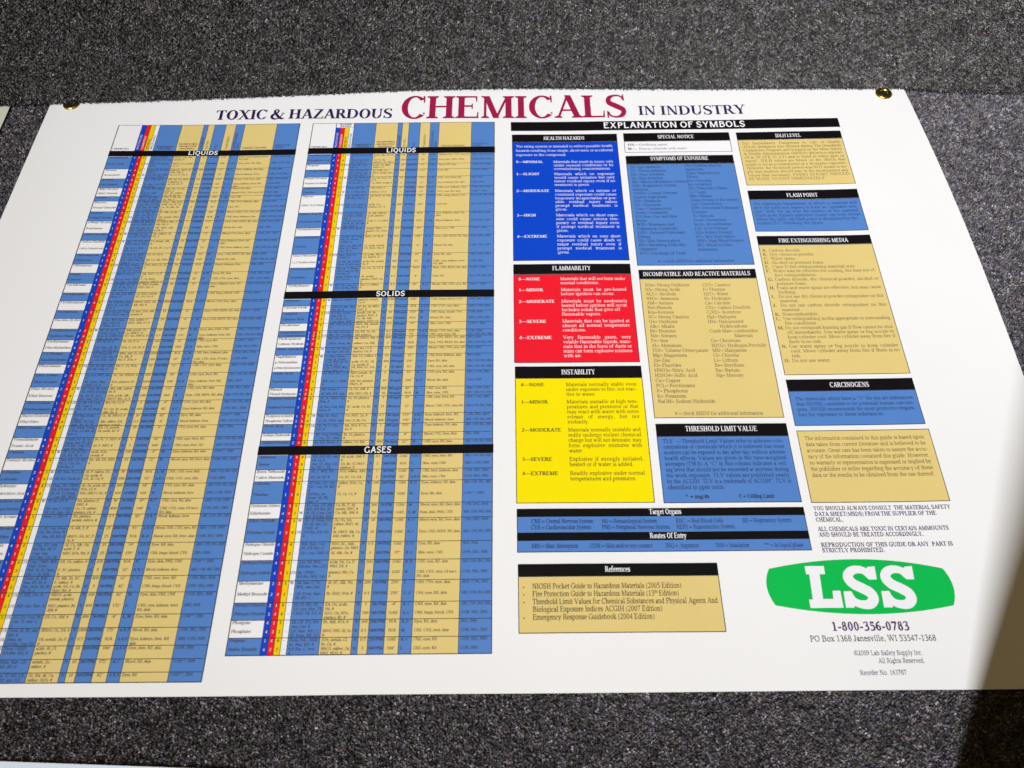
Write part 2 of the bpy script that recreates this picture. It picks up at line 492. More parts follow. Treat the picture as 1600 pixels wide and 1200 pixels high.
            if c == 'i': st(.14, 0, XH, w, f1=False, e=.06)
            else: st(.14, -.08, XH, w, f0=False, f1=False); arc(.04, -.08, .10 + w / 2, .13, 230, 360, w, H)
            self.foot(.14, w, XH, -1, .06, True, False); self.dot(.14, .62, S * .55)
        elif c == 'k':
            st(.11, 0, ASC, S * .9, f1=False); dg(.15, .17, .36, XH, thin); dg(.42, 0, .22, .27, S)
            self.foot(.11, S * .9, ASC, -1, .06, True, False); foot(.36, thin, XH, -1, .06); foot(.42, S, 0, 1, .05)
        elif c == 'l': adv = .275; st(.14, 0, ASC, S * .92, f1=False, e=.06); self.foot(.14, S * .92, ASC, -1, .06, True, False)
        elif c == 'o': bowl(.035, .465, -o, XH + o, S * .95)
        elif c == 'r':
            adv = .335; st(.12, 0, XH, S * .9, f1=False, e=.06); self.foot(.12, S * .9, XH, -1, .06, True, False)
            arc(.26, .30, .12, XH + o - .30, 60, 170, S * .8, H * 1.2); self.dot(.30, .395, S * .45)
        elif c == 's': adv = .385; self.ess(.04, .345, -o, XH + o)
        elif c == 't': adv = .285; st(.13, .08, .56, S * .9, f0=False, f1=False); r(.02, XH - H, .26, XH); arc(.235, .10, .105 + S * .45, .112, 180, 300, S * .9, H)
        elif c == 'v': adv = .49; dg(.25, -.01, .10, XH, S * .95); dg(.25, -.01, .39, XH, thin); foot(.10, S, XH, -1, .05); foot(.39, thin, XH, -1, .06)
        elif c == 'w':
            adv = .72; dg(.23, -.01, .10, XH, S * .9); dg(.23, -.01, .36, XH, thin); dg(.49, -.01, .35, XH, S * .9); dg(.49, -.01, .62, XH, thin)
            foot(.10, S, XH, -1, .05); foot(.36, S, XH, -1, .04); foot(.62, thin, XH, -1, .06)
        elif c == 'x': adv = .49; dg(.39, 0, .11, XH, S); dg(.09, 0, .38, XH, thin); foot(.11, S, XH, -1, .05); foot(.38, thin, XH, -1, .06); foot(.09, thin, 0, 1, .06); foot(.40, S, 0, 1, .05)
        elif c == 'y': adv = .49; dg(.26, -.01, .10, XH, S * .95); dg(.17, -.19, .40, XH, thin); self.dot(.11, -.17, S * .5); foot(.10, S, XH, -1, .05); foot(.40, thin, XH, -1, .06)
        elif c == 'z': adv = .44; dg(.09, 0, .35, XH, S); r(.05, XH - H, .39, XH); r(.05, 0, .40, H); self.tick(.42, 0, 1, .12)
        elif c == '0': bowl(.04, .46, -o, CAP + o, S * .95)
        elif c == '1': st(.26, 0, CAP, S * .95, f1=False, e=.09); self.po((.10, .56), (.10, .59), (.26, CAP + .01), (.26, .60))
        elif c == '2':
            pen([(.05, .48), (.09, .60), (.21, .655), (.34, .62), (.40, .50), (.35, .36), (.20, .18), (.06, .05)], [H, H * 1.2, H, S * .7, S * .95, S * .85, H * 1.3, H]); r(.03, 0, .45, H * 1.6)
        elif c == '3':
            pen([(.06, .53), (.13, .63), (.24, .65), (.36, .58), (.36, .44), (.20, .35)], [H, H, H, S * .9, S * .7, H])
            pen([(.18, .35), (.34, .32), (.42, .19), (.36, .06), (.20, .005), (.05, .04)], [H, S * .7, S, S * .8, H, S * .5])
        elif c == '4': st(.34, 0, CAP, S * .95, f0=False, f1=False); dg(.04, .18, .33, CAP, thin); r(.03, .15, .47, .15 + H * 1.3)
        elif c == '5':
            r(.13, CAP - H * 2, .43, CAP); r(.11, .36, .11 + H * 1.2, CAP)
            pen([(.11, .38), (.24, .40), (.38, .32), (.42, .19), (.36, .06), (.20, .005), (.05, .04)], [H, H * 1.4, S * .8, S, S * .8, H, S * .5])
        elif c == '6': bowl(.05, .46, -o, .40, S * .95); pen([(.42, .655), (.25, .60), (.12, .45), (.085, .28), (.09, .16)], [H, S * .5, S * .85, S * .95, S * .9])
        elif c == '7': r(.04, CAP - H * 2, .46, CAP); dg(.17, 0, .42, CAP - H, S * .75)
        elif c == '8': bowl(.08, .42, .32, CAP + o, S * .85); bowl(.04, .46, -o, .32 + H * 1.4, S * .95)
        elif c == '9': bowl(.04, .45, .27, CAP + o, S * .95); pen([(.08, .005), (.25, .06), (.38, .21), (.415, .38), (.41, .50)], [H, S * .5, S * .85, S * .95, S * .9])
        elif c in '.,:;':
            adv = .25; self.dot(.12, .05, S * .55)
            if c in ',;': pen([(.14, .05), (.15, -.03), (.09, -.12)], [S * .7, S * .5, H])
            if c in ':;': self.dot(.12, .40, S * .55)
        elif c in '"\u201c\u201d': adv = .40; dg(.11, .44, .11, .67, S * .6); dg(.27, .44, .27, .67, S * .6)
        elif c in "'": adv = .22; dg(.11, .44, .11, .67, S * .6)
        elif c == '-': adv = .34; r(.04, .19, .30, .19 + max(H * 1.5, .06))
        elif c == '\u2014': adv = 1.0; r(0, .21, 1.0, .21 + H * 1.1)
        elif c == '=': adv = .56; r(.03, .16, .53, .16 + H * 1.2); r(.03, .31, .53, .31 + H * 1.2)
        elif c == '/': adv = .28; dg(.02, -.02, .26, .68, thin)
        elif c == '(': adv = .33; arc(.33, .24, .27, .46, 125, 235, S * .8, H)
        elif c == ')': adv = .33; arc(.0, .24, .27, .46, -55, 55, S * .8, H)
        elif c == '*':
            for a in (0, 60, 120):
                ca, sa = math.cos(math.radians(a + 30)), math.sin(math.radians(a + 30))
                self.po((.25 - .17 * ca - .025 * sa, .50 - .17 * sa + .025 * ca), (.25 - .17 * ca + .025 * sa, .50 - .17 * sa - .025 * ca), (.25 + .17 * ca + .025 * sa, .50 + .17 * sa - .025 * ca), (.25 + .17 * ca - .025 * sa, .50 + .17 * sa + .025 * ca))
        elif c == '#': dg(.12, 0, .20, CAP, H * 1.3); dg(.30, 0, .38, CAP, H * 1.3); r(.03, .20, .46, .20 + H * 1.3); r(.05, .42, .48, .42 + H * 1.3)
        elif c == '\u2022': adv = .35; self.dot(.17, .25, .10)
        elif c == '\u00a9': adv = .74; bowl(.03, .71, 0, .67, H * 1.1, H * 1.1); arc(.37, .335, .17, .18, 45, 315, S * .6, H)
        elif c == '\u00b0': adv = .34; bowl(.06, .28, .44, .66, H, H)
        elif c == '&':
            adv = .80
            pen([(.70, .40), (.62, .22), (.46, .04), (.28, -.005), (.12, .04), (.055, .16), (.12, .29), (.28, .38), (.39, .47), (.40, .59), (.32, .66), (.22, .62), (.19, .52), (.25, .40), (.42, .18), (.55, .06), (.70, .01), (.77, .06)],
                [H, H, H, S * .6, S * .9, S, S * .9, S * .5, S * .5, S * .6, H, S * .5, S * .85, S, S, S, S * .6, H])
            if s: r(.60, .39, .79, .39 + self.slab)
        else: return None
        return self.g, adv
    def glyph(self, c):
        if c in self.cache: return self.cache[c]
        m = self.make(c)
        if m is None: m = self.make('-')
        g, adv = m
        if not g:
            res = (np.zeros((0, 2)), np.zeros((0, 3), int), adv)
        else:
            vs, fs = [], []
            for p in g:
                a = sum(p[i][0] * p[(i + 1) % len(p)][1] - p[(i + 1) % len(p)][0] * p[i][1] for i in range(len(p)))
                if abs(a) < 1e-7: continue
                if a < 0: p = p[::-1]
                fs.append(list(range(len(vs), len(vs) + len(p))))
                vs += [Vector(q) for q in p]
            ov, oe, of, _v, _e, src = delaunay_2d_cdt(vs, [], fs, 0, 1e-5)
            T = []
            for f, q in zip(of, src):
                if not q: continue
                for k in range(1, len(f) - 1): T.append((f[0], f[k], f[k + 1]))
            A = np.array([tuple(v) for v in ov], float)
            T = np.array(T, int)
            # all triangles face up
            n = (A[T[:, 1], 0] - A[T[:, 0], 0]) * (A[T[:, 2], 1] - A[T[:, 0], 1]) - (A[T[:, 1], 1] - A[T[:, 0], 1]) * (A[T[:, 2], 0] - A[T[:, 0], 0])
            T[n < 0] = T[n < 0][:, ::-1]
            res = (A, T, adv)
        self.cache[c] = (res[0] * [self.wide, 1] if len(res[0]) else res[0], res[1], res[2] * self.wide)
        return self.cache[c]
    def width(self, t): return sum(self.glyph(c)[2] for c in t)

REG = Font(.100, .042)
TXT = Font(.088, .040, seg=6)                 # running text
TXB = Font(.150, .058, seg=6)
HEAD = Font(.142, .056, seg=8, wide=.86)
TITLE = Font(.150, .048, seg=22)
MINI = Font(.078, .042, seg=4)                # table entries
MINB = Font(.105, .050, seg=4)
SANS = Font(.135, .105, serif=False, seg=14)

def text(ink, t, x, y, em, font, x1=None, mode='left', rot=0.0, shear=0.0, layer=4, xs=1.0, mat=None):
    """mode: left, center, right, fit (stretch to x1), just (spread the words to x1)"""
    wd = font.width(t) * em * xs
    gap = 0.0
    if mode == 'fit': xs *= (x1 - x) / wd
    elif mode == 'just':
        n = t.count(' ')
        over = (x1 - x) - wd
        if over < 0 or n == 0: xs *= (x1 - x) / wd
        else: gap = over / n
    elif mode == 'center': x -= wd / 2
    elif mode == 'right': x -= wd
    px = 0.0
    ca, sa = math.cos(rot), math.sin(rot)
    for c in t:
        A, T, adv = font.glyph(c)
        if len(A):
            u = (A[:, 0] + A[:, 1] * shear) * em * xs + px
            v = A[:, 1] * em
            ink.tri(np.column_stack([x + u * ca - v * sa, y + u * sa + v * ca]), T, layer)
        px += adv * em * xs + (gap if c == ' ' else 0)

# ------------------------------------------------------------------ the poster
poster = empty('wall_chart', 'large white printed chart of toxic and hazardous chemicals lying on the dark carpet', 'poster', (18, 0, 0))
def setpar(o):
    o.parent = poster
    o.matrix_parent_inverse = Matrix.Translation(-poster.location)
    return o

nx, ny = 90, 62
gx = np.linspace(0, 1, nx + 1)
gy = np.linspace(0, 24.55, ny + 1)
U, W_ = np.meshgrid(gx, gy)
bot = 0.006 * np.sin(U * 36 * 0.5)
yy = W_ + np.where(W_ == 0, bot, 0)
xx = xl(W_) + U * (xr(W_) - xl(W_))
zz = surf(xx, yy)
top = np.stack([xx.ravel(), yy.ravel(), zz.ravel()], 1)
TH = 0.014
Vs = np.concatenate([top, top - [0, 0, TH]])
n1 = len(top)
Fs = []
for j in range(ny):
    for i in range(nx):
        a = j * (nx + 1) + i
        Fs.append((a, a + 1, a + nx + 2, a + nx + 1))
        Fs.append((n1 + a, n1 + a + nx + 1, n1 + a + nx + 2, n1 + a + 1))
rim = [i for i in range(nx + 1)] + [j * (nx + 1) + nx for j in range(1, ny + 1)] + [ny * (nx + 1) + i for i in range(nx - 1, -1, -1)] + [j * (nx + 1) for j in range(ny - 1, 0, -1)]
n2 = len(Vs)
Vs = np.concatenate([Vs, Vs[rim], Vs[[n1 + a for a in rim]]])       # the cut edge has vertices of its own, so that it stays crisp
m = len(rim)
for i in range(m):
    Fs.append((n2 + i, n2 + m + i, n2 + m + (i + 1) % m, n2 + (i + 1) % m))
sheet = setpar(link('sheet', Vs, np.array(Fs), 'paper', smooth=True))

def part(name, parent_empty_label=None):
    o = bpy.data.objects.new(name, None)
    COL.objects.link(o)
    o.empty_display_size = 0.02
    if parent_empty_label: o['label'] = parent_empty_label
    return setpar(o)

# title
def simple(name, mat, fn, label=None):
    k = Ink(); fn(k)
    return setpar(k.build(name, mat, None, label))
simple('title_lettering', 'violet', lambda k: text(k, 'TOXIC & HAZARDOUS', 7.10, 22.665, .84, TITLE, 14.40, 'fit'), 'dark violet serif capitals')
simple('title_lettering', 'maroon', lambda k: text(k, 'CHEMICALS', 14.70, 22.61, 2.03, TITLE, 24.10, 'fit'), 'very large maroon serif capitals')
simple('title_lettering', 'violet', lambda k: text(k, 'IN INDUSTRY', 24.55, 22.72, .82, TITLE, 29.0, 'fit'), 'dark violet serif capitals at right of the title')

def heading_bar():
    k = Ink(); k.rect(19.29, 21.86, 32.66, 22.39, 1)
    b = setpar(k.build('section_bar', 'black', None, 'long black bar reading explanation of symbols'))
    t = Ink(); text(t, 'EXPLANATION OF SYMBOLS', 23.05, 21.955, .53, SANS, 28.84, 'fit')
    c = t.build('bar_lettering', 'white', None); c.parent = b
heading_bar()

def panel(name, mat, x0, y0, x1, y1, hy=None, title=None, tx=None, ty=None, cap=.2, label=None, tint=None):
    """a framed printed box; hy is the bottom of its black header. Returns the part."""
    k = Ink(); k.rect(x0, y0, x1, hy if hy else y1, 1)
    b = setpar(k.build(name, mat, None, label))
    f = Ink(); f.frame(x0, y0, x1, hy if hy else y1, .022, 2)
    f.build('border', 'ink', b)
    if hy:
        h = Ink(); h.rect(x0, hy, x1, y1, 3)
        h.build('header_bar', 'black', b)
        t = Ink(); text(t, title, tx[0], ty, cap / CAP, HEAD, tx[1], 'fit', layer=5)
        t.build('heading_lettering', 'white', b)
    return b

def lines(ink, rows, font, em, xs=.93, shear=0.0):
    for r_ in rows:
        t, x, y = r_[:3]
        x1 = r_[3] if len(r_) > 3 else None
        text(ink, t, x, y, em, font, x1, 'just' if x1 else 'left', xs=xs, shear=shear)

def block(ink, txt, x, y0, pitch, font, em, x1=None, xs=.93, step=None):
    """lines separated by '|' ; justified to x1 where the line does not end with '~'"""
    for i, l in enumerate(txt.split('|')):
        y = y0 - pitch * i
        if x1 and not l.endswith('~'): text(ink, l, x, y, em, font, x1, 'just', xs=xs)
        else: text(ink, l.rstrip('~'), x, y, em, font, xs=xs)

C1, C2, C3 = (19.33, 23.57), (23.83, 28.09), (28.37, 32.57)
EM = .19
DASH = '\u2014'

# health hazards
p = panel('health_panel', 'deep', C1[0], 15.05, C1[1], 21.64, 21.21, 'HEALTH HAZARDS', (20.6, 22.25), 21.315, .19, 'deep blue printed box')
a, b_ = Ink(), Ink()
block(a, 'The rating system is intended to reflect possible health|hazards resulting from single, short-term or accidental|exposure to the compound.~', 19.48, 20.89, .24, TXT, .20, 23.36)
for y, k_, t in ((20.02, '0' + DASH + 'MINIMAL', 'Materials that result in injury only|under unusual conditions or by|overwhelming concentrations.~'),
                 (19.35, '1' + DASH + 'SLIGHT', 'Materials which on exposure|would cause irritation but only|minor residual injury even if no|treatment is given.~'),
                 (18.45, '2' + DASH + 'MODERATE', 'Materials which on intense or|continued exposure could cause|temporary incapacitation or pos-|sible residual injury unless|prompt medical treatment is|given.~'),
                 (17.19, '3' + DASH + 'HIGH', 'Materials which on short expo-|sure could cause serious tem-|porary or residual injury even|if prompt medical treatment is|given.~'),
                 (16.14, '4' + DASH + 'EXTREME', 'Materials which on very short|exposure could cause death or|major residual injury even if|prompt medical treatment is|given.~')):
    b_ = Ink(); text(b_, k_, 19.48, y, .19, TXB, xs=.95); b_.build('rating_lettering', 'white', p)
    block(a, t, 20.96, y, .193, TXT, .20, 23.33)
a.build('body_lettering', 'white', p)

# flammability
p = panel('flammability_panel', 'red', C1[0], 10.64, C1[1], 14.885, 14.42, 'FLAMMABILITY', (20.74, 22.13), 14.585, .19, 'red printed box')
a, b_ = Ink(), Ink()
for y, k_, t in ((14.14, '0' + DASH + 'NONE', 'Materials that will not burn under|normal conditions.~'),
                 (13.65, '1' + DASH + 'MINOR', 'Materials must be pre-heated|before ignition can occur.~'),
                 (13.14, '2' + DASH + 'MODERATE', 'Materials must be moderately|heated before ignition will occur.|Includes solids that give off~|flammable vapors.~'),
                 (12.28, '3' + DASH + 'SEVERE', 'Materials that can be ignited at|almost all normal temperature|conditions.~'),
                 (11.60, '4' + DASH + 'EXTREME', 'Very flammable gases, very|volatile flammable liquids, mate-|rials that in the form of dusts or|mists can form explosive mixtures|with air.~')):
    b_ = Ink(); text(b_, k_, 19.51, y, .19, TXB, xs=.95); b_.build('rating_lettering', 'white', p)
    block(a, t, 21.01, y, .187, TXT, .20, 23.35)
a.build('body_lettering', 'white', p)

# instability
p = panel('instability_panel', 'yellow', C1[0] + .02, 5.545, C1[1] + .02, 10.49, 10.035, 'INSTABILITY', (20.9, 22.03), 10.165, .19, 'bright yellow printed box')
a, b_ = Ink(), Ink()
for y, k_, t in ((9.71, '0' + DASH + 'NONE', 'Materials normally stable even|under exposure to fire; not reac-|tive to water.~'),
                 (9.05, '1' + DASH + 'MINOR', 'Materials unstable at high tem-|peratures and pressures or that|may react with water with some|release of energy, but not|violently.~'),
                 (8.01, '2' + DASH + 'MODERATE', 'Materials normally unstable and|redily undergo violent chemical|change but will not detonate; may|form explosive mixtures with|water.~'),
                 (6.97, '3' + DASH + 'SEVERE', 'Explosive if strongly initiated,|heated or if water is added.~'),
                 (6.48, '4' + DASH + 'EXTREME', 'Readily explosive under normal|temperatures and pressures.~')):
    b_ = Ink(); text(b_, k_, 19.54, y, .19, TXB, xs=.95); b_.build('rating_lettering', 'olive', p)
    block(a, t, 21.03, y, .187, TXT, .20, 23.37)
a.build('body_lettering', 'olive', p)

# special notice
p = panel('special_notice_panel', 'white', C2[0], 20.56, C2[1] + .02, 21.655, 21.20, 'SPECIAL NOTICE', (25.2, 26.67), 21.325, .19, 'small white printed box')
a, b_ = Ink(), Ink()
text(b_, 'OX' + DASH, 23.96, 20.93, .19, TXB); text(b_, 'W' + DASH, 23.95, 20.70, .19, TXB)
text(a, 'Oxidizing agent.', 24.42, 20.93, .19, TXT, 25.6, 'fit'); text(a, 'Reacts violently with water.', 24.40, 20.70, .19, TXT, 26.35, 'fit')
a.build('body_lettering', 'grey', p); b_.build('rating_lettering', 'ink', p)

# symptoms of exposure
p = panel('symptoms_panel', 'blue', C2[0], 14.80, C2[1], 20.37, 19.92, 'SYMPTOMS OF EXPOSURE', (24.8, 27.09), 20.10, .19, 'mid blue printed box with two lists of symptom codes')
a, b_ = Ink(), Ink()
block(a, 'EI= Eye Irritation~|TI= Throat Irritation~|NI= Nose Irritation~|SI= Skin Irritation~|MI= Mucus Membrane irritation~|RSI= Respiratory System~|Irritation~|CNSD= Central Nervous~|System Depression~|HA= Headache~|DZ= Dizziness~|Conj= Conjunctivitis~|Derm= Dermatitis~|E/S Brn= Eye and Skin~|Burns~|W/E= Weakness and~|Exhaustion (Lassitude)~|DPE= Delayed Pulmonary~|Edema~|SS= Skin Sensitization~|BD= Breathing Difficulty~|(dyspnea)~|D/T= Discharge of Tears~', 23.97, 19.68, .1987, TXT, .20, xs=.84)
block(a, 'FB= Frostbite when in~|liquid form~|Repo= Reproductive~|Effects~|Snz= Sneezing~|Irr= Irritability~|PE= Pulmonary Edema~|C= Cough~|Mls= Malaise~|(vague feeling of discomfort)~|Cnv= Convulsions~|DPF= Decreased Pulmonary~|Function~|N= Narcosis~|Drow= Drowsiness~|Incor= Incoordination~|LD= Liver Damage~|KD= Kidney Damage~|SV= Skin Vesiculation~|HBP= High Blood Pressure~|BU= Blood in Urine~|(hematuria)~', 26.12, 19.73, .2030, TXT, .20, xs=.79)
text(a, '# = check MSDS for additional information', 24.58, 14.93, .20, TXT, 27.37, 'fit', shear=.22)
a.build('body_lettering', 'navy', p)

# incompatible materials
p = panel('incompatible_materials_panel', 'tan', C2[0] + .02, 8.485, C2[1] - .02, 14.60, 14.19, 'INCOMPATIBLE AND REACTIVE MATERIALS', (24.0, 27.86), 14.305, .185, 'tan printed box with two lists of material codes')
a, b_ = Ink(), Ink()
block(a, 'SOx= Strong Oxidizers~|SA= Strong Acids~|ALC= Alcohols~|NH3= Ammonia~|AM= Amines~|Pnl=Phenols~|Ktn=Ketones~|SC= Strong Caustics~|Ox= Oxidizers~|Alk= Alkalis~|Br= Bromine~|Nit= Nitrates~|Fe= Iron~|Al= Aluminum~|TDI= Toluene Diisocyanate~|Mg= Magnesium~|Zn=Zinc~|Fl= Fluorides~|HNO3= Nitric Acid~|H2SO4= Sulfic Acid~|Cu= Copper~|PCL= Perchlorates~|P= Phosphorus~|K= Potassium~|NaOH= Sodium Hydroxide~', 24.02, 13.84, .20, TXT, .20, xs=.85)
y = 13.83
for i, t in enumerate('CST= Caustics|F= Fluorine|H2O= Water|H= Hydrogen|Ca= Calcium|CS2= Carbon Disulfide|C2H2= Acetylene|Hal= Halogens|HH= Halogenated|Hydrocarbons|Comb Mat= combustible|Materials|Cr= Chromium|H2O2= Hydrogen Peroxide|MN= Manganese|Cl= Chlorine|Li= Lithium|Be= Beryllium|Ba= Barium|Hg= Mercury'.split('|')):
    text(a, t, {9: 26.46, 11: 26.91}.get(i, 26.07), y - i * .1995, .20, TXT, xs=.84)
text(a, '# = check MSDS for additional information', 24.52, 8.585, .20, TXT, 27.40, 'fit', shear=.22)
a.build('body_lettering', 'brown', p)

# threshold limit value
p = panel('threshold_panel', 'blue', C2[0] + .03, 5.525, C2[1], 8.27, 7.83, 'THRESHOLD LIMIT VALUE', (24.8, 27.11), 7.99, .185, 'mid blue printed box with one paragraph on limit values')
a, b_ = Ink(), Ink()
block(a, 'TLV  ' + DASH + 'Threshold Limit Values refer to airborne con-|centrations of chemicals which it is believed that most|workers can be exposed to day after day without adverse|health effects. Values are given in 8hr time-weighted|averages (TWA) A "C" in this column indicates a ceil-|ing level that should not be exceeded at anytime during|the work exposure. TLV values are published yearly|by the ACGIH. TLV is a trademark of ACGIH\u00b0. TLV is|identified in ppm units.~', 24.03, 7.575, .1995, TXT, .205, 27.88)
text(b_, '* = mg/m', 24.54, 5.67, .19, TXB); text(b_, '3', 25.17, 5.73, .11, TXB)
f_ = Ink(); text(f_, 'C = Ceiling Limit', 26.18, 5.67, .19, TXB, 27.27, 'fit')
a.build('body_lettering', 'navy', p); b_.build('footnote_lettering', 'ink', p); f_.build('footnote_lettering', 'ink', p)

# IDLH level
p = panel('danger_level_panel', 'tan', C3[0] + .02, 18.71, C3[1] + .03, 21.635, 21.21, 'IDLH LEVEL', (29.94, 30.97), 21.31, .185, 'tan printed box with one paragraph at top right')
a = Ink()
block(a, 'The Immediately Dangerous to Life or Health|(IDLH) definition was derived during The Standards|Completion Program and is based on the Mine Safety|& Health Administration (MSHA) definition stipulat-|ed in 30 CFR 11.3(T) and is listed in either ppm or|mg/m\u00b0. IDLH values are based on the effects that|might occur as a consequence of a 30-minute exposure.|However, the 30-minute period was NOT meant to im-|ply that workers should stay in the environment any|longer than necessary. EVERY EFFORT SHOULD|BE MADE TO EXIT IMMEDIATELY.~', 28.53, 20.93, .195, TXT, .20, 32.46)
a.build('body_lettering', 'brown', p)

# flash point
p = panel('flash_point_panel', 'blue', C3[0], 16.36, C3[1], 18.43, 17.97, 'FLASH POINT', (29.83, 31.02), 18.07, .19, 'mid blue printed box with one paragraph on ignition')
a = Ink()
block(a, 'The minimum temperature at which a material will|give off sufficient vapors to form an "ignitable mix-|ture" with the air near the surface of the material.|Flash point figures represent closed cup tests except|where the open cup flash point is designated by the~|symbol O.C. following the figure.~', 28.48, 17.68, .195, TXT, .20, 32.43)
a.build('body_lettering', 'navy', p)

# fire extinguishing media
p = panel('fire_media_panel', 'tan', C3[0] - .01, 10.095, C3[1] - .02, 16.14, 15.72, 'FIRE EXTINGUISHING MEDIA', (29.14, 31.7), 15.815, .185, 'tan printed box with a lettered list')
a, b_ = Ink(), Ink()
y, PT = 15.385, .1915
for L, t in (('A', 'Carbon dioxide.~'), ('B', 'Dry chemical powder.~'), ('C', 'Water spray.~'), ('D', 'Alcohol or polymer foam.~'), ('E', 'Class D fire-extinguishing material only.~'),
             ('F', 'Water may be effective for cooling, but may not ef-|fect extinguishment.~'), ('G', 'Carbon dioxide, dry chemical powder, alcohol or|polymer foam.~'),
             ('H', 'Foam and water spray are effective, but may cause|frothing.~'), ('I', 'Do not use dry chemical powder extinguisher on this|material.~'),
             ('J', 'Do not use carbon dioxide extinguisher on this|material.~'), ('K', 'Noncombustible.~'),
             ('L', 'Use extinguishing media appropriate to surrounding|fire conditions.~'),
             ('M', 'Do not extinguish burning gas if flow cannot be shut|off immediately. Use water spray or fog nozzle to|keep cylinder cool. Move cylinder away from fire if|there is no risk.~'),
             ('N', 'Use water spray or fog nozzle to keep cylinder|cool. Move cylinder away from fire if there is no|risk.~'), ('O', 'Do not use water.~')):
    text(b_, L + '.', 28.45, y, .19, TXB)
    for i, l in enumerate(t.split('|')):
        x = 28.70 if i == 0 else 28.73
        if l.endswith('~'): text(a, l[:-1], x, y, .20, TXT, xs=.93)
        else: text(a, l, x, y, .20, TXT, 32.41, 'just', xs=.93)
        y -= PT
a.build('body_lettering', 'brown', p); b_.build('list_letters', 'brown', p)

# carcinogens
p = panel('carcinogens_panel', 'blue', C3[0] - .01, 8.175, C3[1] - .02, 9.915, 9.48, 'CARCINOGENS', (29.77, 31.07), 9.60, .185, 'mid blue printed box with four lines on carcinogens')
a = Ink()
block(a, 'The chemicals which have a "Y" for yes are substances|that NIOSH considers to be potential human carcino-|gens. NIOSH recommends the most protective respira-|tors for exposure to these substances.~', 28.54, 9.11, .196, TXT, .20, 32.38)
a.build('body_lettering', 'navy', p)

# disclaimer
p = panel('disclaimer_panel', 'tan', C3[0], 5.50, C3[1] + .03, 8.0, label='tan printed box without a black header')
a = Ink()
block(a, 'The information contained in this guide is based upon|data taken from current literature and is believed to be|accurate. Great care has been taken to assure the accu-|racy of the information contained this guide. However,|no warranty or representation is expressed or implied by|the publisher or seller regarding the accuracy of these|data or the results to be obtained from the use thereof.', 28.57, 7.65, .215, TXT, .205, 32.37)
a.build('body_lettering', 'brown', p)

# warnings under it
def warn(k):
    for t, y, x1 in (('YOU SHOULD ALWAYS CONSULT  THE MATERIAL SAFETY', 5.25, 32.54), ('DATA SHEET(MSDS) FROM THE SUPPLIER OF THE', 5.06, 32.07), ('CHEMICAL.', 4.88, 29.22),
                     ('ALL CHEMICALS ARE TOXIC IN CERTAIN AMMOUNTS', 4.58, 32.31), ('AND SHOULD BE TREATED ACCORDINGLY.', 4.40, 31.51),
                     ('REPRODUCTION OF THIS GUIDE OR ANY  PART IS', 4.08, 32.30), ('STRICTLY PROHIBITED.', 3.91, 30.25)):
        text(k, t, 28.39, y, .195, TXB, x1, 'fit')
simple('warning_lettering', 'mauve', warn)

# target organs and routes of entry
p = panel('target_organs_panel', 'blue', 19.36, 3.98, 28.10, 5.36, label='long mid blue printed box with two black bars')
k = Ink(); k.rect(19.36, 5.10, 28.10, 5.36, 3); k.build('header_bar', 'black', p, 'black bar reading target organs')
k = Ink(); k.rect(19.36, 4.34, 28.10, 4.595, 3); k.build('header_bar', 'black', p, 'black bar reading routes of entry')
k = Ink(); text(k, 'Target Organs', 23.38, 5.165, .26, HEAD, 24.36, 'fit', layer=5); text(k, 'Routes Of Entry', 23.33, 4.395, .26, HEAD, 24.43, 'fit', layer=5)
k.build('heading_lettering', 'white', p)
a = Ink()
for t, x, x1, y in (('CNS = Central Nervous System', 19.79, 21.67, 4.89), ('HS = Hematological System', 21.92, 23.60, 4.885), ('RBC  = Red Blood Cells', 24.16, 25.59, 4.88), ('RS = Respiratory System', 26.17, 27.66, 4.875),
                    ('CVS = Cardiovascular System', 19.78, 21.59, 4.695), ('PNS = Peripheral Nervous System', 21.91, 23.96, 4.69), ('REPS = Reproductive System', 24.16, 25.92, 4.685),
                    ('ABS = Skin Absorption', 19.77, 21.18, 4.11), ('CON = Skin and/or eye contact', 21.52, 23.38, 4.105), ('ING =  Ingestion', 23.77, 24.77, 4.10), ('INH = Inhalation', 25.26, 26.26, 4.095), ('** = In liquid phase', 26.71, 27.87, 4.09)):
    text(a, t, x, y, .20, TXT, x1, 'fit')
a.build('body_lettering', 'navy', p)

# references
p = panel('references_panel', 'tan', 19.375, 1.605, 25.23, 3.62, 3.26, 'References', (21.92, 22.66), 3.37, .17, 'tan printed box listing reference books')
a = Ink()
for t, y, x1, bul in (('NIOSH Pocket Guide to Hazardous Materials (2005 Edition)', 2.88, 24.11, 1), ('Fire Protection Guide to Hazardous Materials (13   Edition)', 2.655, 24.01, 1),
                      ('Threshold Limit Values for Chemical Substances and Physical Agents And', 2.43, 25.10, 1), ('Biological Exposure Indices ACGIH (2007 Edition)', 2.21, 23.49, 0), ('Emergency Response Guidebook (2004 Edition)', 1.985, 23.25, 1)):
    text(a, t, 19.78, y, .235, REG, x1, 'fit')
    if bul: text(a, '\u2022', 19.50, y, .20, REG)
text(a, 'th', 23.30, 2.735, .13, REG)
a.build('body_lettering', 'brown', p)

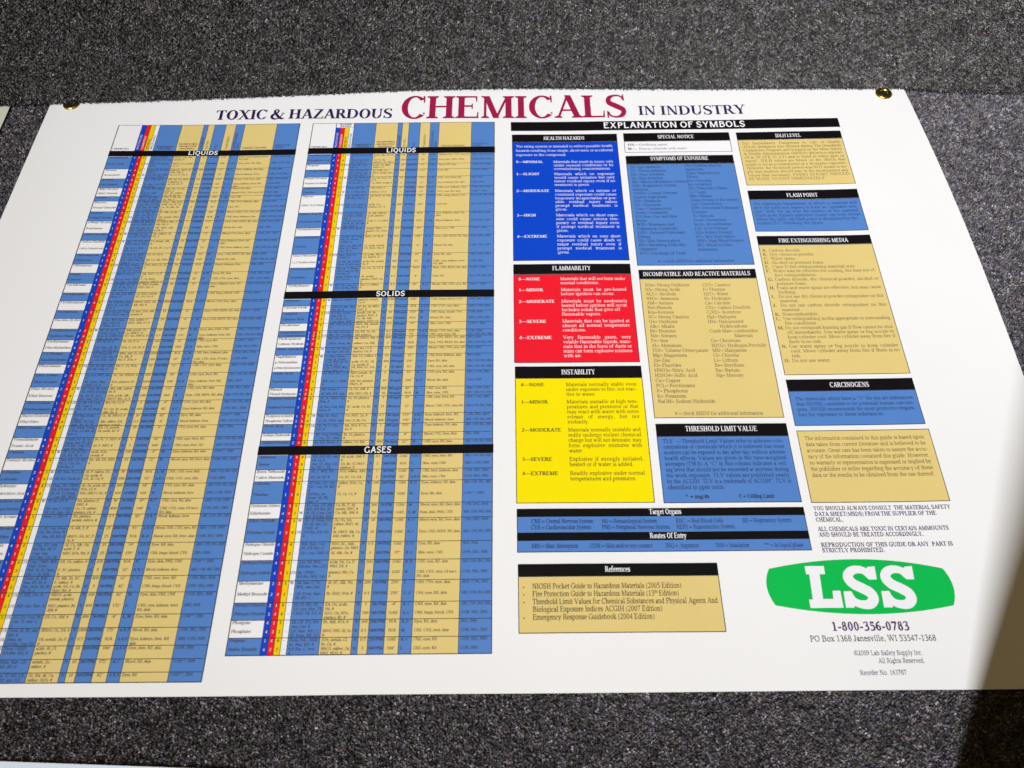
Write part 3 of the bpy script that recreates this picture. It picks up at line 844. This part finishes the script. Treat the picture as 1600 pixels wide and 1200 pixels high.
# logo: a green barrel with white slab letters
def curve(a, c, b, n=24):
    a, b, c = np.array(a), np.array(b), np.array(c)
    q = 2 * c - (a + b) / 2
    return [tuple((1 - t) ** 2 * a + 2 * t * (1 - t) * q + t * t * b) for t in np.linspace(0, 1, n, endpoint=False)]
tl, tr, br, bl = (26.73, 3.43), (31.80, 3.40), (31.83, 2.31), (26.74, 2.35)
ring = curve(tl, (29.35, 3.70), tr) + curve(tr, (31.965, 2.86), br, 14) + curve(br, (29.3, 2.075), bl) + curve(bl, (26.575, 2.9), tl, 14)
def fill(ink, polys, layer, steps=0):
    vs, fs = [], []
    for p_ in polys:
        ar = sum(p_[i][0] * p_[(i + 1) % len(p_)][1] - p_[(i + 1) % len(p_)][0] * p_[i][1] for i in range(len(p_)))
        if ar < 0: p_ = p_[::-1]
        fs.append(list(range(len(vs), len(vs) + len(p_)))); vs += [Vector(q) for q in p_]
    if steps:
        xs0 = [v.x for v in vs]; ys0 = [v.y for v in vs]
        for x in np.arange(min(xs0), max(xs0), steps):
            for y in np.arange(min(ys0), max(ys0), steps): vs.append(Vector((x + .013, y + .017)))
    ov, oe, of, _v, _e, src = delaunay_2d_cdt(vs, [], fs, 0, 1e-5)
    ink.tri([tuple(v) for v in ov], np.array([(f[0], f[k_], f[k_ + 1]) for f, q in zip(of, src) if q for k_ in range(1, len(f) - 1)]), layer)
k = Ink(); fill(k, [ring], 1, .3)
logo = setpar(k.build('logo', 'green', None, 'green barrel shaped emblem'))
slab = Font(.20, .10, seg=16)
k = Ink()
Lp = [(27.72, 2.26), (28.66, 2.26), (28.67, 2.76), (28.45, 2.76), (28.42, 2.52), (28.13, 2.52), (28.17, 3.25), (28.33, 3.25), (28.34, 3.50), (27.78, 3.50), (27.78, 3.25), (27.87, 3.25), (27.83, 2.51), (27.72, 2.51)]
fill(k, [Lp], 4)
def big_s(k, dx, s_=0.0):
    f = slab; f.g = []
    P = [(29.62, 3.18), (29.47, 3.35), (29.24, 3.385), (29.05, 3.30), (28.98, 3.13), (29.10, 2.95), (29.33, 2.82), (29.53, 2.68), (29.57, 2.50), (29.43, 2.36), (29.20, 2.355), (29.02, 2.44), (28.90, 2.62)]
    W = [.20, .22, .24, .27, .30, .31, .31, .31, .30, .28, .24, .22, .20]
    f.pen([(x + dx, y) for x, y in P], W)
    f.po((29.60 + dx, 3.46), (29.83 + dx, 3.48), (29.80 + dx, 3.08), (29.57 + dx, 3.08), (29.48 + dx, 3.28))
    f.po((28.73 + dx, 2.26), (28.97 + dx, 2.26), (29.06 + dx, 2.45), (28.99 + dx, 2.74), (28.76 + dx, 2.74))
    fill(k, [p_ for p_ in f.g], 4)
big_s(k, 0.0)
big_s(k, 1.09)
k.build('logo_lettering', 'white', logo)

simple('phone_lettering', 'plum', lambda k: text(k, '1-800-356-0783', 28.20, 1.605, .37, TXB, 30.40, 'fit'))
simple('address_lettering', 'grey', lambda k: text(k, 'PO Box 1368 Janesville, WI 53547-1368', 27.53, 1.31, .245, REG, 31.07, 'fit'))
def legal(k):
    text(k, '\u00a92009 Lab Safety Supply Inc.', 28.67, .925, .19, TXT, 30.58, 'fit')
    text(k, 'All Rights Reserved.', 29.30, .71, .19, TXT, 30.58, 'fit')
    text(k, 'Reorder No. 163787', 28.72, .395, .19, TXT, 30.0, 'fit')
simple('copyright_lettering', 'mauve', legal)

# ------------------------------------------------------------------ the two chemical tables
CX = [0, .97, 1.16, 1.335, 1.52, 1.70, 2.60, 3.50, 3.68, 3.95, 4.41, 4.82, 5.18, 6.50, 7.44]
CM = [None, 'deep', 'red', 'amber', 'white', 'blue', 'tan', 'blue', 'tan', 'blue', 'tan', 'blue', 'tan', 'blue']
CN = ['', 'health rating', 'flammability rating', 'instability rating', 'special notice', 'symptoms', 'incompatible materials', 'carcinogen', 'limit value', 'danger level', 'flash point', 'fire media', 'target organs', 'routes of entry']
SYM = ['EI', 'NI', 'TI', 'SI', 'RSI', 'HA', 'DZ', 'CNSD', 'Nau', 'vmt', 'Conj', 'Derm', 'C', 'BD', 'W/E', 'LD', 'KD', 'Cnv', 'E/S Brn', 'Drow', 'Narc', 'PE', 'SS', 'Irr', '#']
INC = ['SOx', 'SA', 'SC', 'Alk', 'AM', 'NH3', 'Ox', 'HNO3', 'Zn', 'Al', 'Cu', 'metals', 'H2O', 'plastics', 'rubber', 'Cl', 'F', 'Nit', 'Br', 'Ca', 'acids', '#']
ORG = ['Eyes, RS, skin', 'CNS, eyes, RS, skin', 'Eyes, kidneys, liver, RS, skin', 'CNS, eyes, kidneys, liver, RS, skin', 'Blood, CNS, CVS, eyes, RS', 'CNS, CVS, eyes, GI tract, RS, skin', 'Blood, kidneys, liver', 'Eyes, RS', 'CNS, eyes, RS', 'Blood, CVS, liver, skin',
       'Eyes, liver, RS, skin', 'CNS, CVS, eyes, skin', 'Eyes, kidneys, RS, skin', 'CNS, liver, kidneys, skin', 'Eyes, CNS, REPS, RS, skin', 'Blood, RS, skin', 'CNS, eyes, liver, RS', 'CNS, lungs, blood, CVS', 'Skin, eyes, CNS', 'CVS, eyes, RS, skin', 'Blood, eyes, RS, liver, skin', 'Eyes, skin, PNS, CNS']
ROU = ['ABS, CON, ING, INH', 'CON, ING, INH', 'ABS, CON, INH', 'CON, INH', 'ING, INH', 'ABS, CON, ING, INH', 'CON**, INH', 'CON, ING, INH']
MED = ['A, B, D', 'A, C', 'B, C', 'B, D', 'N', 'L', 'A, B, C', 'C, G', 'L, M', 'M']
LIQ1 = 'Acetaldehyde|Acetic Acid|Acetone|Acetonitrile|Acrolein|Acrylonitrile|Allyl Alcohol|Allyl Chloride|Aniline|Benzene|Benzyl Chloride|Bromine|n-Butyl Acetate|n-Butyl Alcohol|Butylamine|n-Butyl Mercaptan|Carbon Disulfide|Carbon Tetrachloride|Chlorobenzene|Chloroform|Chloroprene|Cresol|Cumene|Cyclohexane|Cyclohexanol|Cyclohexanone|Cyclohexene|Diacetone Alcohol|o-Dichlorobenzene|Dichloroethane|Diethylamine|Dimethylaniline|1,4-Dioxane|Epichlorohydrin|Ethanolamine|Ethyl Acetate|Ethyl Acrylate|Ethyl Alcohol|Ethyl Benzene|Ethyl Bromide|Ethylenediamine|Ethylene Dichloride|Ethyl Ether|Ethyl Formate|Formaldehyde|Formic Acid|Furfural|Furfuryl Alcohol|n-Heptane|n-Hexane|Hydrazine|Hydrochloric Acid|Hydrofluoric Acid|Hydrogen Peroxide|Isoamyl Acetate|Isobutyl Alcohol|Isopropyl Ether|Mesityl Oxide|Methyl Acetate|Methyl Acrylate|Methyl Alcohol|Methylal|Methyl Iodide|Methyl Styrene|Morpholine|Naphtha|Nitric Acid|Nitrobenzene|Nitroethane|Octane|Pentane'.split('|')
LIQ2 = 'Perchloroethylene|Phosphoric Acid|Propane|n-Propyl Acetate|Propyl Alcohol|Propylene Dichloride|Propylene Oxide|Pyridine|Styrene|Sulfuric Acid, fuming|Sulfuric Acid 98%|Tetrachloroethane|Tetrahydrofuran|Tetrachloroethylene|Toluene|Toluene Diisocyanate|1,1,1-Trichloroethane|Trichloroethylene|Turpentine|Triethylamine|o-Xylene|Xylidine'.split('|')
SOL = [['Asbestos'], ['Calcium Oxide'], ['Camphor', 'Chromic Acid'], ['Decaborane'], ['Dinitrobenzene', '2,4-Dinitrotoluene'], ['Hydroquinone', 'Lithium Hydride'], ['Maleic Anhydride'], ['Naphthalene', 'p-Nitroaniline', 'p-Nitrochlorobenzene'],
       ['Oxalic Acid', 'Pentachlorophenol'], ['Phenol', 'Phenyl Hydrazine'], ['Phosphorus Pentachloride', 'Phosphorus Pentasulfide'], ['Phosphorus trichloride', 'Phosphorus Yellow'], ['Picric Acid'], ['Sodium Hydroxide'], ['Triphenyl Phosphate']]
GAS = [['Ammonia', 'Arsine'], ['Boron Trifluoride', 'Carbon Monoxide'], ['Chlorine', 'Fluorine'], ['Dimethylamine Anhydrous', 'Ethylamine'], ['Ethyl Chloride', 'Ethylene Oxide'], ['Hydrogen Chloride', 'Hydrogen Cyanide'],
       ['Hydrogen Fluoride', 'Hydrogen Sulfide'], ['Methylamine', 'Methyl Bromide'], ['Methyl Chloride', 'Nitrogen Dioxide'], ['Phosgene', 'Phosphine'], ['Propane', 'Sulfur Dioxide']]

R1 = [20.59, 19.9, 19.38, 18.89, 18.45, 18.2, 17.67, 17.19, 16.6, 16.24, 15.6, 15.11, 14.7, 14.22, 13.8, 13.43, 13.02, 12.66, 12.22, 11.75, 11.25, 10.75, 10.38, 9.85, 9.31, 8.82, 8.38, 7.95, 7.5, 7.22, 6.8, 6.33, 5.82, 5.31, 4.93, 4.4, 3.88, 3.38, 2.89, 2.25, 1.87, 1.37, 1.0, .64, .36]
R2 = [20.61, 20.05, 19.75, 19.35, 18.82, 18.4, 17.5, 16.74, 16.34, 15.47, 14.84, 14.08, 13.76]
R3 = [13.42, 13.11, 12.85, 12.36, 12.04, 11.78, 11.35, 11.04, 10.37, 9.74, 9.4, 8.74, 8.37, 8.04, 7.77, 7.57]
R4 = [7.26, 6.75, 6.35, 5.61, 5.12, 4.37, 3.81, 3.19, 2.55, 2.05, 1.55, 1.06]

def wrap(words, n, sep=', '):
    out, cur = [], ''
    for w_ in words:
        t = (cur + sep + w_) if cur else w_
        if len(t) > n and cur:
            out.append(cur + sep.strip()); cur = w_
        else: cur = t
    out.append(cur)
    return out

def chart_table(x0, ybot, sections, bars, label, hazard_box):
    top = 22.385
    k = Ink(); k.frame(x0, ybot, x0 + 7.44, top, .018, 3)
    p_ = setpar(k.build('chemical_table', 'ink', None, label))
    for i in range(1, 14):
        k = Ink()
        yt = top - (.27 if hazard_box and 1 <= i <= 4 else 0)
        k.rect(x0 + CX[i], ybot, x0 + CX[i + 1], yt, 1)
        k.build('column', CM[i], p_, CN[i] + ' column')
    if hazard_box:
        k = Ink(); k.frame(x0 + CX[1], top - .27, x0 + CX[5], top, .012, 2)
        text(k, 'HAZARD', x0 + 1.36, top - .12, .12, MINB, mode='center'); text(k, 'RATING', x0 + 1.36, top - .23, .12, MINB, mode='center')
        k.build('rating_heading', 'ink', p_)
    rule, name_t, cell_t, dig, dig2 = Ink(), Ink(), Ink(), Ink(), Ink()
    for i in range(1, 14):
        rule.rect(x0 + CX[i] - .007, ybot, x0 + CX[i] + .007, top - (.27 if hazard_box and 2 <= i <= 4 else 0), 2)
    r_ = random.Random(int(x0 * 100))
    PIT = .124
    def cell(ink_, t, x, y, em, x1, f=MINI, xs=.92):
        text(ink_, t, x, y, em, f, xs=min(xs, (x1 - x) / (f.width(t) * em)))
    for rows, names, gas in sections:
        for j in range(len(rows) - 1):
            yt, yb = rows[j], rows[j + 1]
            if j % 2 == 0:
                k = Ink(); k.rect(x0, yb, x0 + CX[1], yt, 1)
                k.build('name_cell', 'blue', p_)
            if j: rule.rect(x0 + .02, yt - .007, x0 + 7.42, yt + .007, 2.5)
            es = names[j] if isinstance(names[j], list) else [names[j]]
            n = len(es)
            h = (yt - yb) / n
            for q, nm in enumerate(es):
                y = yt - q * h - .108
                mx = max(1, int((h + .03) / PIT))
                text(name_t, nm, x0 + .06, y, .135, MINI, None, xs=min(1.0, .88 / (MINI.width(nm) * .135)))
                for c_, ink_ in ((1, dig), (2, dig), (3, dig2)):
                    text(ink_, str(r_.randint(0 if c_ == 3 else 1, 4)), x0 + (CX[c_] + CX[c_ + 1]) / 2, y - .01, .125, MINB, mode='center')
                text(dig2, r_.choice(['-', '-', '-', '-', 'W', 'OX']), x0 + (CX[4] + CX[5]) / 2, y, .12, MINI, mode='center')
                for c_, voc, nmax, wd in ((5, SYM, 10, 17), (6, INC, 6, 17)):
                    ws = r_.sample(voc[:-1], r_.randint(3 if mx > 1 else 2, nmax)) + ['#']
                    for li, l in enumerate(wrap(ws, wd)[:mx]):
                        cell(cell_t, l, x0 + CX[c_] + .05, y - li * PIT, .122, x0 + CX[c_ + 1] - .03)
                text(cell_t, r_.choice('NNNNY'), x0 + (CX[7] + CX[8]) / 2, y, .125, MINI, mode='center')
                text(cell_t, r_.choice(['1', '5', '10', '25', '50', '100', '0.1', '0.5', '200', '400', '1000', '2']), x0 + (CX[8] + CX[9]) / 2, y, .125, MINI, mode='center')
                v = r_.choice(['10', '50', '100', '500', '1000', '2000', '300', '250']) + (' PPM' if gas != 's' else ' mg/m')
                text(cell_t, v, x0 + (CX[9] + CX[10]) / 2, y, .122, MINB, mode='center', xs=min(.88, .42 / (MINB.width(v) * .122)))
                text(cell_t, 'GAS' if gas == 'g' and r_.random() < .6 else r_.choice(['N/A', '53\u00b0', '-4\u00b0', '104\u00b0', '82\u00b0', '172\u00b0', '39\u00b0', '12\u00b0', '250\u00b0']), x0 + (CX[10] + CX[11]) / 2, y, .125, MINI, mode='center')
                cell(cell_t, r_.choice(MED), x0 + CX[11] + .05, y, .122, x0 + CX[12] - .03, MINB)
                o_ = r_.choice(ORG)
                if MINI.width(o_) * .122 * .92 > 1.25:
                    ow = o_.split(', ')
                    for li, l in enumerate(wrap(ow, 25)[:mx]): cell(cell_t, l, x0 + CX[12] + .05, y - li * PIT, .122, x0 + CX[13] - .04)
                else: cell(cell_t, o_, x0 + CX[12] + .05, y, .122, x0 + CX[13] - .04)
                cell(cell_t, r_.choice(ROU), x0 + CX[13] + .05, y, .122, x0 + CX[14] - .05)
    # header words
    hy = 20.98
    text(cell_t, 'CHEMICALS', x0 + .06, hy, .115, MINB)
    text(cell_t, 'SYMPTOMS OF', x0 + 2.15, hy + .11, .11, MINB, mode='center', xs=.9); text(cell_t, 'EXPOSURE', x0 + 2.15, hy, .11, MINB, mode='center', xs=.9)
    for li, l in enumerate(('INCOMPATIBLE', 'AND REACTIVE', 'MATERIALS')): text(cell_t, l, x0 + 3.05, hy + .26 - li * .13, .11, MINB, mode='center', xs=.9)
    text(cell_t, 'TARGET ORGANS', x0 + 5.28, hy, .115, MINB)
    text(cell_t, 'ROUTES OF', x0 + 6.57, hy + .12, .11, MINB); text(cell_t, 'ENTRY', x0 + 6.57, hy, .11, MINB)
    for c_, t, ink_ in ((1, 'HEALTH HAZARD', dig), (2, 'FLAMMABILITY', dig), (3, 'INSTABILITY', dig2), (4, 'SPECIAL NOTICE', dig2), (7, 'CARCINOGEN', cell_t), (8, 'TLV-TWA', cell_t), (9, 'IDLH', cell_t), (10, 'FLASH POINT F', cell_t)):
        text(ink_, t, x0 + (CX[c_] + CX[c_ + 1]) / 2 + .04, hy, .118, MINB, rot=math.pi / 2, xs=.85)
    text(cell_t, 'FIRE EXTINGUISHING', x0 + 4.96, hy, .112, MINB, rot=math.pi / 2, xs=.78); text(cell_t, 'MEDIA', x0 + 5.10, hy, .112, MINB, rot=math.pi / 2, xs=.85)
    rule.build('ruling', 'ink', p_)
    name_t.build('name_lettering', 'dim', p_)
    cell_t.build('cell_lettering', 'dim', p_)
    dig.build('rating_digits', 'white', p_, 'white digits')
    dig2.build('rating_digits', 'ink', p_, 'dark digits')
    for (yb, yt, t, tx0, tx1, ty, em) in bars:
        k = Ink(); k.rect(x0 - .01, yb, x0 + 7.45, yt, 5)
        k.build('section_bar', 'black', p_, 'black bar reading ' + t.lower())
        k = Ink(); text(k, t, tx0, ty, em, SANS, tx1, 'fit', layer=7)
        k.build('bar_lettering', 'white', p_)

def deal(names, n, sizes):
    out, it = [], iter(names)
    for i in range(n):
        out.append([next(it) for _ in range(sizes[i])])
    return out
s1 = [2 if (R1[i] - R1[i + 1]) > .33 else 1 for i in range(len(R1) - 1)]
for i in sorted(range(len(s1)), key=lambda i: R1[i] - R1[i + 1]):
    if sum(s1) > len(LIQ1): s1[i] = 1
s2 = [2 if (R2[i] - R2[i + 1]) > .40 else 1 for i in range(len(R2) - 1)]
for i in sorted(range(len(s2)), key=lambda i: R2[i] - R2[i + 1]):
    if sum(s2) > len(LIQ2): s2[i] = 1
chart_table(3.225, .36, [(R1, deal(LIQ1, len(R1) - 1, s1), 'l')], [(20.585, 20.89, 'LIQUIDS', 6.38, 7.58, 20.635, .33)], 'left table of liquid chemicals in blue and tan columns', False)
chart_table(11.185, 1.06, [(R2, deal(LIQ2, len(R2) - 1, s2), 'l'), (R3, SOL, 's'), (R4, GAS, 'g')],
            [(20.61, 20.945, 'LIQUIDS', 14.30, 15.49, 20.655, .37), (13.42, 13.745, 'SOLIDS', 14.45, 15.48, 13.475, .34), (7.26, 7.565, 'GASES', 14.54, 15.41, 7.305, .34)],
            'right table of liquids, solids and gases in blue and tan columns', True)

# brass grommets
def grommet(cx, cy, label):
    prof = [(.345, .0), (.345, .018), (.325, .05), (.285, .075), (.24, .080), (.20, .062), (.172, .03), (.165, -.02)]
    z0 = float(surf(cx, cy)) + .002
    n = 40
    V, F = [], []
    for i in range(n):
        a = 2 * math.pi * i / n
        for rr, z in prof: V.append((cx + rr * math.cos(a), cy + rr * math.sin(a), z0 + z))
    m = len(prof)
    for i in range(n):
        for j in range(m - 1):
            F.append((i * m + j, ((i + 1) % n) * m + j, ((i + 1) % n) * m + j + 1, i * m + j + 1))
    g = setpar(link('grommet', V, F, 'brass', smooth=True))
    g['label'] = label
    V = [(cx + .17 * math.cos(2 * math.pi * i / n), cy + .17 * math.sin(2 * math.pi * i / n), z0 + .012) for i in range(n)]
    link('grommet_hole', V, [tuple(range(n))], 'hole', g)
grommet(34.88, 23.82, 'bright brass grommet at the right corner')
grommet(0.96, 23.65, 'dark brass grommet mostly under the carpet edge at the left corner')

# ------------------------------------------------------------------ other sheets at the edge of the picture
def plain_sheet(name, label, cat, mat, cx, cy, wx, wy, rot, z):
    V, F = box_vf(-wx / 2, -wy / 2, 0, wx / 2, wy / 2, .014)
    c, s_ = math.cos(rot), math.sin(rot)
    V = [(cx + x * c - y * s_, cy + x * s_ + y * c, z + zz_) for x, y, zz_ in V]
    o = link(name, V, F, mat, loc=(cx, cy, z))
    o['label'] = label
    o['category'] = cat
    return o
plain_sheet('paper_sheet', 'pale yellowish sheet at the far left edge, just its corner showing on the carpet', 'paper', 'paper2', -19.6, 12.3, 36, 24.2, 0, .05)
o = plain_sheet('paper_sheet', 'white sheet in the bottom left corner below the chart, only its top edge showing', 'paper', 'paper3', 3.5, -7.25, 17, 11.5, -0.041, .04)

# unseen box with drawers, added to shade the lower right corner
blocker = empty('shadow_blocker', 'dark box added out of view past the lower right corner of the chart to cast the shadow', 'shadow_blocker', (38.4, -11, 0))
V, F = box_vf(30.18, -20, -.1, 45.4, -3.0, 30)
c = link('body', V, F, 'shadow_blocker'); c.parent = blocker; c.matrix_parent_inverse = Matrix.Translation(-blocker.location)
for i in range(3):
    V, F = box_vf(29.88, -19.4, 1.2 + i * 9.5, 30.16, -3.6, 10.2 + i * 9.5)
    d = link('blocker_drawer', V, F, 'shadow_blocker'); d.parent = blocker; d.matrix_parent_inverse = Matrix.Translation(-blocker.location)
    V, F = box_vf(29.58, -13.5, 6.2 + i * 9.5, 29.86, -9.5, 6.7 + i * 9.5)
    link('blocker_handle', V, F, 'steel', d)
